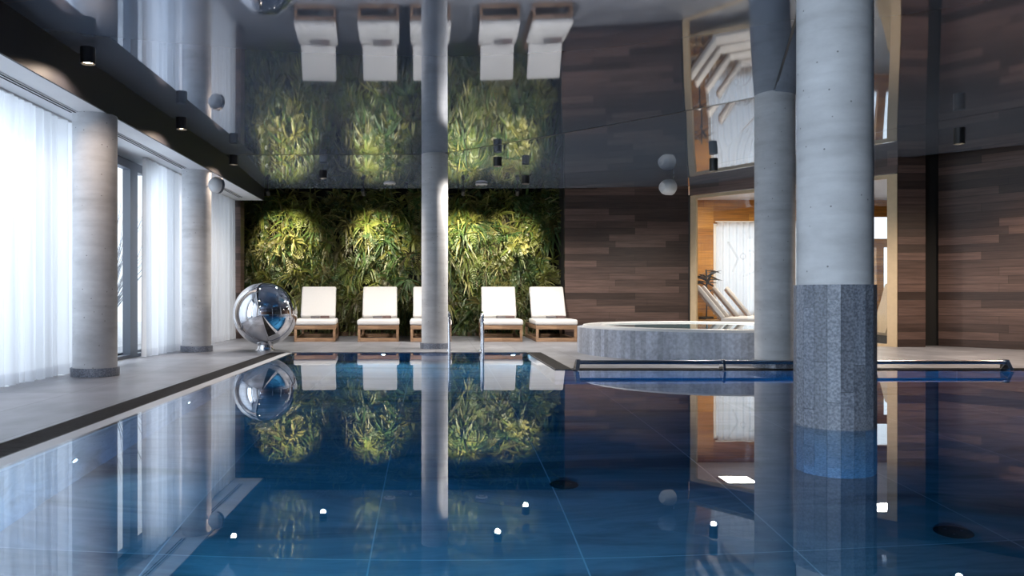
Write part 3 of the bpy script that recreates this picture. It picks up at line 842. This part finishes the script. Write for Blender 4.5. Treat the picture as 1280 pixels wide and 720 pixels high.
for x, tx, lab in ((-3.1, -2.95, 'small black spotlight at the left end above the living wall'), (-1.34, -1.15, 'small black spotlight above the living wall, over the second lounger from the left'),
               (0.5, 0.5, 'small black spotlight above the living wall, just right of the slim column'), (1.5, 1.5, 'small black spotlight above the living wall, over the right loungers')):
    spot(x, lab, (tx, 16.2, 1.7), 520 if x < 1 else 400)

def speaker(p, d, r_, depth, label, arm):
    o = empty('round_speaker', p); tag(o, label, 'speaker')
    mx = axis_mx((0, 0, 0), d)
    m = MB(); m.lathe([(0.001, depth * 0.5), (r_ * 0.6, depth * 0.42), (r_ * 0.9, depth * 0.2), (r_, 0.0), (r_, -depth * 0.2)], 40, mx); m.build('grille', M['plastic'], o)
    m = MB(); m.lathe([(r_ + 0.002, -depth * 0.2), (r_ + 0.003, -depth * 0.45), (r_ * 0.8, -depth * 0.6), (0.001, -depth * 0.62)], 40, mx); m.build('back_shell', M['frame'] if arm[2] == 0 else M['plastic'], o)
    a_ = Vector((0, 0, 0)) - Vector(d) * depth * 0.55
    m = MB(); m.tube([a_, a_ - Vector(d) * 0.04, Vector(arm)] if arm[2] else [a_, Vector(arm)], 0.01); m.build('bracket', M['plastic'], o)
p = at(269, 231, 11.4); speaker(p, Vector((-0.55, -0.83, 0)).normalized(), 0.115, 0.16, 'round white speaker with dark ring on the far left column', (Vector((-3.3, 11.52, p.z)) - p).to_tuple()[:2] + (0,))
p = at(833, 234, 14.0); speaker(p, Vector((-0.9, -0.42, -0.05)).normalized(), 0.135, 0.24, 'round white speaker hanging under the ceiling left of the lounge glazing', (0.15, 0.07, 0.21))
def vent(px, py, d, w, label):
    p = at(px, py, d); o = MB(); o.lathe([(0.001, -0.012), (w, -0.012), (w * 1.1, 0.0), (w * 1.1, 0.02)], 32)
    v = o.build('ceiling_vent', M['plastic'], loc=p); tag(v, label, 'vent', 'flush ceiling vents')
    q = MB(); q.lathe([(w * 0.5, -0.0135), (w * 0.8, -0.0135)], 32); q.build('vent_slot', M['black'], v)
vent(487, 230, 14.6, 0.1, 'white ceiling vent left of the slim column, above the plants')
vent(602, 231, 14.6, 0.1, 'white ceiling vent right of the slim column, above the plants')

# underwater fittings
def pool_lamp(x, y, z, nrm, label, e=60, mat='lens_pool', r_=0.05, spread=150):
    o = empty('pool_lamp', (x, y, z)); tag(o, label, 'pool lamp', 'round underwater lamps in the pool walls')
    mx = axis_mx((0, 0, 0), nrm)
    m = MB(); m.lathe([(r_ * 0.75, 0.012), (r_, 0.014), (r_ * 1.3, 0.001)], 28, mx); m.build('trim_ring', M['brushed'], o)
    m = MB(); m.lathe([(0.001, 0.013), (r_ * 0.75, 0.012)], 28, mx); m.build('lens', M[mat], o)
    nv = Vector(nrm)
    light('pool_beam', 'SPOT', Vector((x, y, z)) + nv * 0.04, e, (0.55, 0.85, 1.0), aim=Vector((x, y, z)) + nv * 2 + Vector((0, 0, -0.6)), spot_size=math.radians(spread), spot_blend=1.0, shadow_soft_size=0.025)
EW = 800
pool_lamp(PX0, 4.72, -0.82, (1, 0, 0), 'bright underwater lamp low in the left pool wall, nearer one', 8, r_=0.04)
pool_lamp(PX0, 6.9, -0.8, (1, 0, 0), 'bright underwater lamp low in the left pool wall, farther one', 8, r_=0.04)
pool_lamp(-0.75, PY1, -0.3, (0, -1, 0), 'glowing underwater lamp in the far pool wall between the loungers', EW * 0.25, 'lens_blue', 0.045)
pool_lamp(1.1, PY1, -0.35, (0, -1, 0), 'glowing underwater lamp in the far pool wall near the corner', EW * 0.15, 'lens_blue', 0.045)
pool_lamp(-0.8, PY0, -0.8, (0, 1, 0), 'unseen underwater lamp added in the near pool wall below the viewer to light the floor', EW * 1.3, spread=104)  # the near-wall lamps are unseen, added to brighten the pool floor
pool_lamp(1.2, PY0, -0.8, (0, 1, 0), 'unseen underwater lamp added in the near pool wall to light the floor, middle one', EW * 0.7, spread=80)
pool_lamp(6.6, PY0, -0.8, (0, 1, 0), 'unseen underwater lamp added in the near pool wall at the right to light the floor', EW * 3.2, spread=88)
pool_lamp(PX1, 5.4, -0.8, (-1, 0, 0), 'unseen underwater lamp added in the right pool wall to light the floor', EW * 0.6, spread=100)  # also unseen, added to brighten the floor from the right
def drain(x, y, label):
    m = MB(); m.lathe([(0.001, 0.012), (0.06, 0.012), (0.085, 0.002), (0.085, 0.0005)], 32)
    o = m.build('floor_drain', M['void'], loc=(x, y, DEPTH)); tag(o, label, 'drain', 'round black drains in the pool floor')
    for k in range(3):
        q = MB(); a = 2.1 * k; q.lathe([(0.001, 0.014), (0.006, 0.0135)], 10, Matrix.Translation((0.04 * math.cos(a), 0.04 * math.sin(a), 0)))
        q.build('screw', M['brushed'], o)
drain(0.765, 4.78, 'round black drain on the pool floor right of the slim column reflection')
drain(2.51, 3.88, 'round black drain on the pool floor at lower right, beyond the thick column')

# ------------------------------------------------------------------ glazed lounge behind
def lounge():
    r = empty('window_5', (GA.x, GA.y, 0), gang); struct(r, 'floor to ceiling lounge glazing in a pale oak frame', 'window')
    f = MB(); f.box(-0.005, 0.02, -0.03, 0.1, DZ, 2.755); f.build('reveal', M['black'], r)
    f = MB(); f.box(0.02, 0.14, -0.01, 0.06, DZ + 0.001, 2.74); f.box(glen - 0.15, glen - 0.005, -0.01, 0.06, DZ + 0.001, 2.74)
    f.box(0.14, glen - 0.15, 0.0, 0.055, 2.68, 2.74); f.box(0.14, glen - 0.15, 0.0, 0.055, DZ + 0.001, 0.05)
    f.build('oak_frame', M['oak'], r)
    g = MB(); g.box(0.14, glen - 0.15, 0.035, 0.047, 0.05, 2.68); g.build('pane', M['glass'], r)
    # frosted emblem on the pane
    e = MB()
    def stroke(pts, w):
        for a, b in zip(pts[:-1], pts[1:]):
            a = Vector((a[0], 0, a[1])); b = Vector((b[0], 0, b[1])); d = (b - a).normalized(); u = Vector((-d.z, 0, d.x)) * w
            e.add([a - u, b - u, b + u, a + u], [(0, 1, 2, 3)])
    stroke([(0.0, 0.62), (0.2, 0.3), (0.09, 0.06)], 0.02)
    stroke([(0.3, 0.4), (0.25, 0.36), (0.25, 0.31), (0.3, 0.28), (0.34, 0.31), (0.34, 0.36), (0.3, 0.4)], 0.012)
    stroke([(0.40, 0.43), (0.47, 0.43), (0.55, 0.38), (0.6, 0.28), (0.6, 0.15), (0.54, 0.06), (0.44, 0.02), (0.30, -0.02)], 0.02)
    stroke([(0.44, 0.4), (0.44, 0.1)], 0.016)
    eo = e.build('emblem', M['frost'], r, loc=(0.78, 0.032, 1.2))
    eo['label'] = 'frosted angular emblem on the glass'
    # room shell
    wall('wall_lounge_back', (4.7, 18.6), (6.45, 18.6), 0, 3.2, M['oakwall'], label='honey oak board wall at the back of the lounge')
    wall('wall_lounge_back_right', (8.9, 18.6), (9.9, 18.6), 0, 3.2, M['oakwall'], label='honey oak board wall between the lounge windows')
    wall('wall_lounge_back_end', (10.75, 18.6), (14, 18.6), 0, 3.2, M['oakwall'], label='honey oak board wall right of the lounge windows')
    wall('wall_lounge_header', (6.45, 18.6), (8.9, 18.6), 2.5, 3.2, M['oakwall'], label='oak boards above the curtained lounge window')
    wall('wall_lounge_sill', (6.45, 18.6), (8.9, 18.6), 0, 0.4, M['oakwall'], label='oak boards under the curtained lounge window')
    wall('wall_lounge_header_right', (9.9, 18.6), (10.75, 18.6), 2.66, 3.2, M['oakwall'], label='oak boards above the small lounge window')
    wall('wall_lounge_sill_right', (9.9, 18.6), (10.75, 18.6), 0, 0.33, M['oakwall'], label='oak boards under the small lounge window')
    wall('wall_lounge_left', (4.87, 15.53), (4.87, 18.6), 0, 3.2, M['oakwall'], label='honey oak side wall of the lounge')
    wall('wall_lounge_right', (13.9, 18.6), (13.9, 11), 0, 3.2, M['oakwall'], label='oak wall at the right end of the lounge')
    m = MB(); m.prism([(4.88, 15.55), (7.3, 12.75), (7.7, 12.75), (7.7, 13.08), (13.9, 13.08), (13.9, 18.6), (4.88, 18.6)], 3.05, 3.1)
    struct(m.build('ceiling_lounge', M['white']), 'white ceiling of the lounge', 'ceiling')
    wall('wall_lounge_front', (8.26, 12.96), (14, 12.96), 0, 3.2, M['darkwall'], label='dark wall between lounge and pool hall')
    # windows at the back of the lounge
    w = empty('window_6', (6.45, 18.62, 0.4)); struct(w, 'lounge window behind white curtain', 'window')
    f = MB(); f.box(0, 0.07, -0.03, 0.07, 0, 2.1); f.box(2.38, 2.45, -0.03, 0.07, 0, 2.1); f.box(0.07, 2.38, -0.03, 0.07, 0, 0.06); f.box(0.07, 2.38, -0.03, 0.07, 2.04, 2.1)
    f.build('window_frame', M['plastic'], w); g = MB(); g.box(0.07, 2.38, 0.03, 0.04, 0.06, 2.04); g.build('pane', M['glass'], w)
    w = empty('window_7', (9.9, 18.62, 0.33)); struct(w, 'lounge window with brown wooden bars', 'window')
    f = MB(); f.box(0, 0.06, -0.04, 0.06, 0, 2.33); f.box(0.79, 0.85, -0.04, 0.06, 0, 2.33); f.box(0.06, 0.79, -0.04, 0.06, 1.62, 1.82); f.box(0.33, 0.5, -0.04, 0.06, 0.05, 1.62)
    f.box(0.06, 0.79, -0.06, 0.06, 0, 0.05); f.build('window_bars', M['oakwall'], w); g = MB(); g.box(0.06, 0.79, 0.03, 0.04, 0.05, 2.3); g.build('pane', M['glass'], w)
    # curtain inside the lounge
    q = MB(); vs = []; n = 160
    for z in (0.12, 0.8, 1.6, 2.52):
        for i in range(n + 1):
            vs.append((6.5 + 2.35 * i / n, 18.5 + 0.03 * math.sin(i * 0.62 + 0.5 * math.sin(i * 0.11)), z))
    q.add(vs, [(j * (n + 1) + i, j * (n + 1) + i + 1, (j + 1) * (n + 1) + i + 1, (j + 1) * (n + 1) + i) for j in range(3) for i in range(n)], True)
    o = q.build('curtain', M['sheer'], sharp=80); tag(o, 'pleated white curtain at the window inside the glazed lounge', 'curtain')
    t = MB(); t.box(6.46, 8.9, 18.48, 18.52, 2.525, 2.55); t.build('curtain_rod', M['plastic'], o)
    for (px, py, d, lab) in ((922, 240, 16.7, 'square ceiling light panel inside the lounge, left of the hot tub column'), (1106, 222, 14.5, 'square ceiling light panel inside the lounge, right of the thick column')):
        p = at(px, py, d); p.z = 3.049
        o = empty('light_panel', p); tag(o, lab, 'ceiling light', 'square light panels in the lounge ceiling')
        m = MB(); m.box(-0.33, -0.3, -0.33, 0.33, -0.03, 0); m.box(0.3, 0.33, -0.33, 0.33, -0.03, 0); m.box(-0.3, 0.3, -0.33, -0.3, -0.03, 0); m.box(-0.3, 0.3, 0.3, 0.33, -0.03, 0); m.build('panel_frame', M['plastic'], o)
        m = MB(); m.box(-0.299, 0.299, -0.299, 0.299, -0.025, -0.02); m.build('diffuser', M['lens_panel'], o)
        light('panel_light', 'AREA', p + Vector((0, 0, -0.035)), 100, (1.0, 0.86, 0.66), aim=p + Vector((0, 0, -1)), shape='SQUARE', size=0.58)
    # row of loungers seen from the side
    def rest_lounger():
        r = empty('wooden_lounger', (0, 0, 0)); f = MB()
        for sy in (0, 0.6): f.box(0, 1.95, sy, sy + 0.05, 0.24, 0.32, bev=0.004)
        for k in range(14): f.box(0.05 + k * 0.13, 0.13 + k * 0.13, 0.051, 0.599, 0.285, 0.31)
        f.build('frame', M['oak'], r)
        for x in (0.1, 1.75):
            for sy in (0.002, 0.602):
                l = MB(); l.box(x, x + 0.06, sy, sy + 0.045, DZ, 0.24); l.build('leg', M['oak'], r)
        c = MB(); c.box(0.6, 1.95, 0.03, 0.62, 0.321, 0.39, bev=0.02); c.build('seat_cushion', M['greycushion'], r)
        mx = Matrix.Translation((0.62, 0, 0.36)) @ Matrix.Rotation(math.radians(52), 4, 'Y')
        c = MB(); c.box(-0.8, 0.0, 0.03, 0.62, 0.0, 0.075, mx=mx, bev=0.02); c.build('back_cushion', M['greycushion'], r)
        c = MB(); c.box(-0.78, 0.0, 0.04, 0.61, -0.04, -0.003, mx=mx); c.build('back_frame', M['kerb'], r)  # darker wood here stands in for shadow on the back slats
        return r
    labs = ['nearest grey cushioned wooden lounger behind the lounge glass', 'second grey cushioned lounger from the glass in the lounge row', 'third grey cushioned lounger from the glass in the lounge row', 'farthest grey cushioned lounger in the lounge row, by the oak wall']
    p0 = rest_lounger()
    for k, lab in enumerate(labs):
        o = p0 if k == 0 else copy_tree(p0)
        px = (869, 876, 890, 906)[k]; dd = 15.6 + 0.66 * k; a = math.radians(-20)
        o.location = ((px - 545) / 1000 * dd - 0.13 * math.cos(a), dd - 0.13 * math.sin(a), 0); o.rotation_euler.z = a; tag(o, lab, 'lounger', 'wooden loungers in the glazed lounge')
    # dark plant by the oak wall
    rnd = random.Random(2); r = empty('potted_plant', (6.18, 18.3, 0)); tag(r, 'dark leaved plant behind the lounge loungers, before the oak wall', 'plant')
    m = MB(); m.lathe([(0.001, DZ), (0.13, DZ), (0.17, 0.35), (0.15, 0.35), (0.14, 0.3), (0.001, 0.3)], 32); m.build('pot', M['pot'], r)
    m = MB(); m.tube([(0, 0, 0.3), (0.02, 0, 0.7), (0.0, 0, 1.42)], 0.02); m.build('stem', M['darkleaf'], r)
    m = MB()
    for k in range(26):
        a = rnd.uniform(0, 2 * PI); d = Vector((math.cos(a), math.sin(a) * 0.3, rnd.uniform(-0.2, 0.9))).normalized(); p = Vector((0.01, 0, rnd.uniform(0.85, 1.42))); ln = rnd.uniform(0.2, 0.38); sd = d.cross(Vector((0, 0.5, 1))).normalized()
        vs = []
        for i, w in enumerate((0.2, 0.8, 1, 0.6, 0.05)):
            vs += [p - sd * 0.035 * w, p + sd * 0.035 * w]; d = (d + Vector((0, 0, -0.15))).normalized(); p = p + d * ln / 4
        m.add(vs, [(2 * i, 2 * i + 1, 2 * i + 3, 2 * i + 2) for i in range(4)], True)
    m.build('leaves', M['darkleaf'], r)
    # curved shell lounge chair beside the right edge of the glazing
    r = empty('shell_lounge_chair', (7.42, 13.3, 0), math.radians(-8)); tag(r, 'curved plywood lounge chair inside the lounge beside the walnut pier', 'lounge chair')
    pr = [(0.27, 1.0), (0.21, 0.75), (0.14, 0.5), (0.07, 0.28), (0.05, 0.2), (0.1, 0.15), (0.25, 0.16), (0.5, 0.24), (0.85, 0.3)]
    m = MB(); vs = []
    for (x, z) in pr: vs += [(x, 0, z), (x, 0.6, z), (x + 0.02, 0, z + 0.025), (x + 0.02, 0.6, z + 0.025)]
    fs = []
    for i in range(len(pr) - 1):
        a, b = 4 * i, 4 * i + 4; fs += [(a, a + 1, b + 1, b), (a + 2, b + 2, b + 3, a + 3), (a, b, b + 2, a + 2), (a + 1, a + 3, b + 3, b + 1)]
    m.add(vs, fs, False); m.build('shell', M['plywood'], r)
    m = MB(); vs = []
    for (x, z) in pr[:7]: vs += [(x + 0.022, 0.03, z + 0.027), (x + 0.022, 0.57, z + 0.027), (x + 0.07, 0.03, z + 0.06), (x + 0.07, 0.57, z + 0.06)]
    m.add(vs, [f for f in fs if max(f) < 28]); m.build('pad', M['taupe'], r)
    m = MB(); m.box(0.12, 0.16, 0.05, 0.55, DZ, 0.15); m.build('foot', M['black'], r)
    m = MB(); m.box(0.7, 0.74, 0.05, 0.55, DZ, 0.27); m.build('foot', M['black'], r)
lounge()

# ------------------------------------------------------------------ daylight and camera
SKY = (0.74, 0.86, 1.0)
light('daylight_left', 'AREA', (-5.2, 5.6, 1.6), 410, SKY, aim=(0, 6.9, 1.5), shape='RECTANGLE', size=13.9, size_y=3.0)
bpy.data.objects['daylight_left'].rotation_euler = (PI / 2, 0, -PI / 2)
light('rear_fill', 'AREA', (-5.2, -3.7, 1.6), 1600, SKY, aim=(0, -3.7, 1.5), shape='RECTANGLE', size=4.6, size_y=3.0)  # added fill through the unseen rear window, brightens the column fronts
bpy.data.objects['rear_fill'].rotation_euler = (PI / 2, 0, -PI / 2)
light('daylight_lounge', 'AREA', (8.6, 19.6, 1.5), 18, SKY, aim=(8.6, 15, 1.5), shape='RECTANGLE', size=5, size_y=2.6)
w = bpy.data.worlds.new('overcast'); SC.world = w; w.use_nodes = True
bg = w.node_tree.nodes['Background']; bg.inputs[0].default_value = (0.85, 0.92, 1.0, 1); bg.inputs[1].default_value = 1.6

cam = bpy.data.cameras.new('camera'); co = bpy.data.objects.new('camera', cam); COL.objects.link(co)
co.location = (0, 0, EYE); co.rotation_euler = (PI / 2, 0, 0)
cam.sensor_width = 36; cam.lens = 1000 / 1280 * 36
cam.shift_x = 95 / 1280; cam.shift_y = 11 / 1280; cam.clip_start = 0.05
SC.camera = co
vs_ = SC.view_settings
vs_.view_transform = 'Standard'; vs_.look = 'None'; vs_.gamma = 1; vs_.exposure = 0.0; vs_.use_curve_mapping = False
cy = SC.cycles
cy.max_bounces = 12; cy.diffuse_bounces = 4; cy.glossy_bounces = 6; cy.transmission_bounces = 8; cy.transparent_max_bounces = 12; cy.volume_bounces = 0
cy.caustics_refractive = False; cy.caustics_reflective = False; cy.sample_clamp_indirect = 6; cy.blur_glossy = 0.5
cy.use_denoising = True
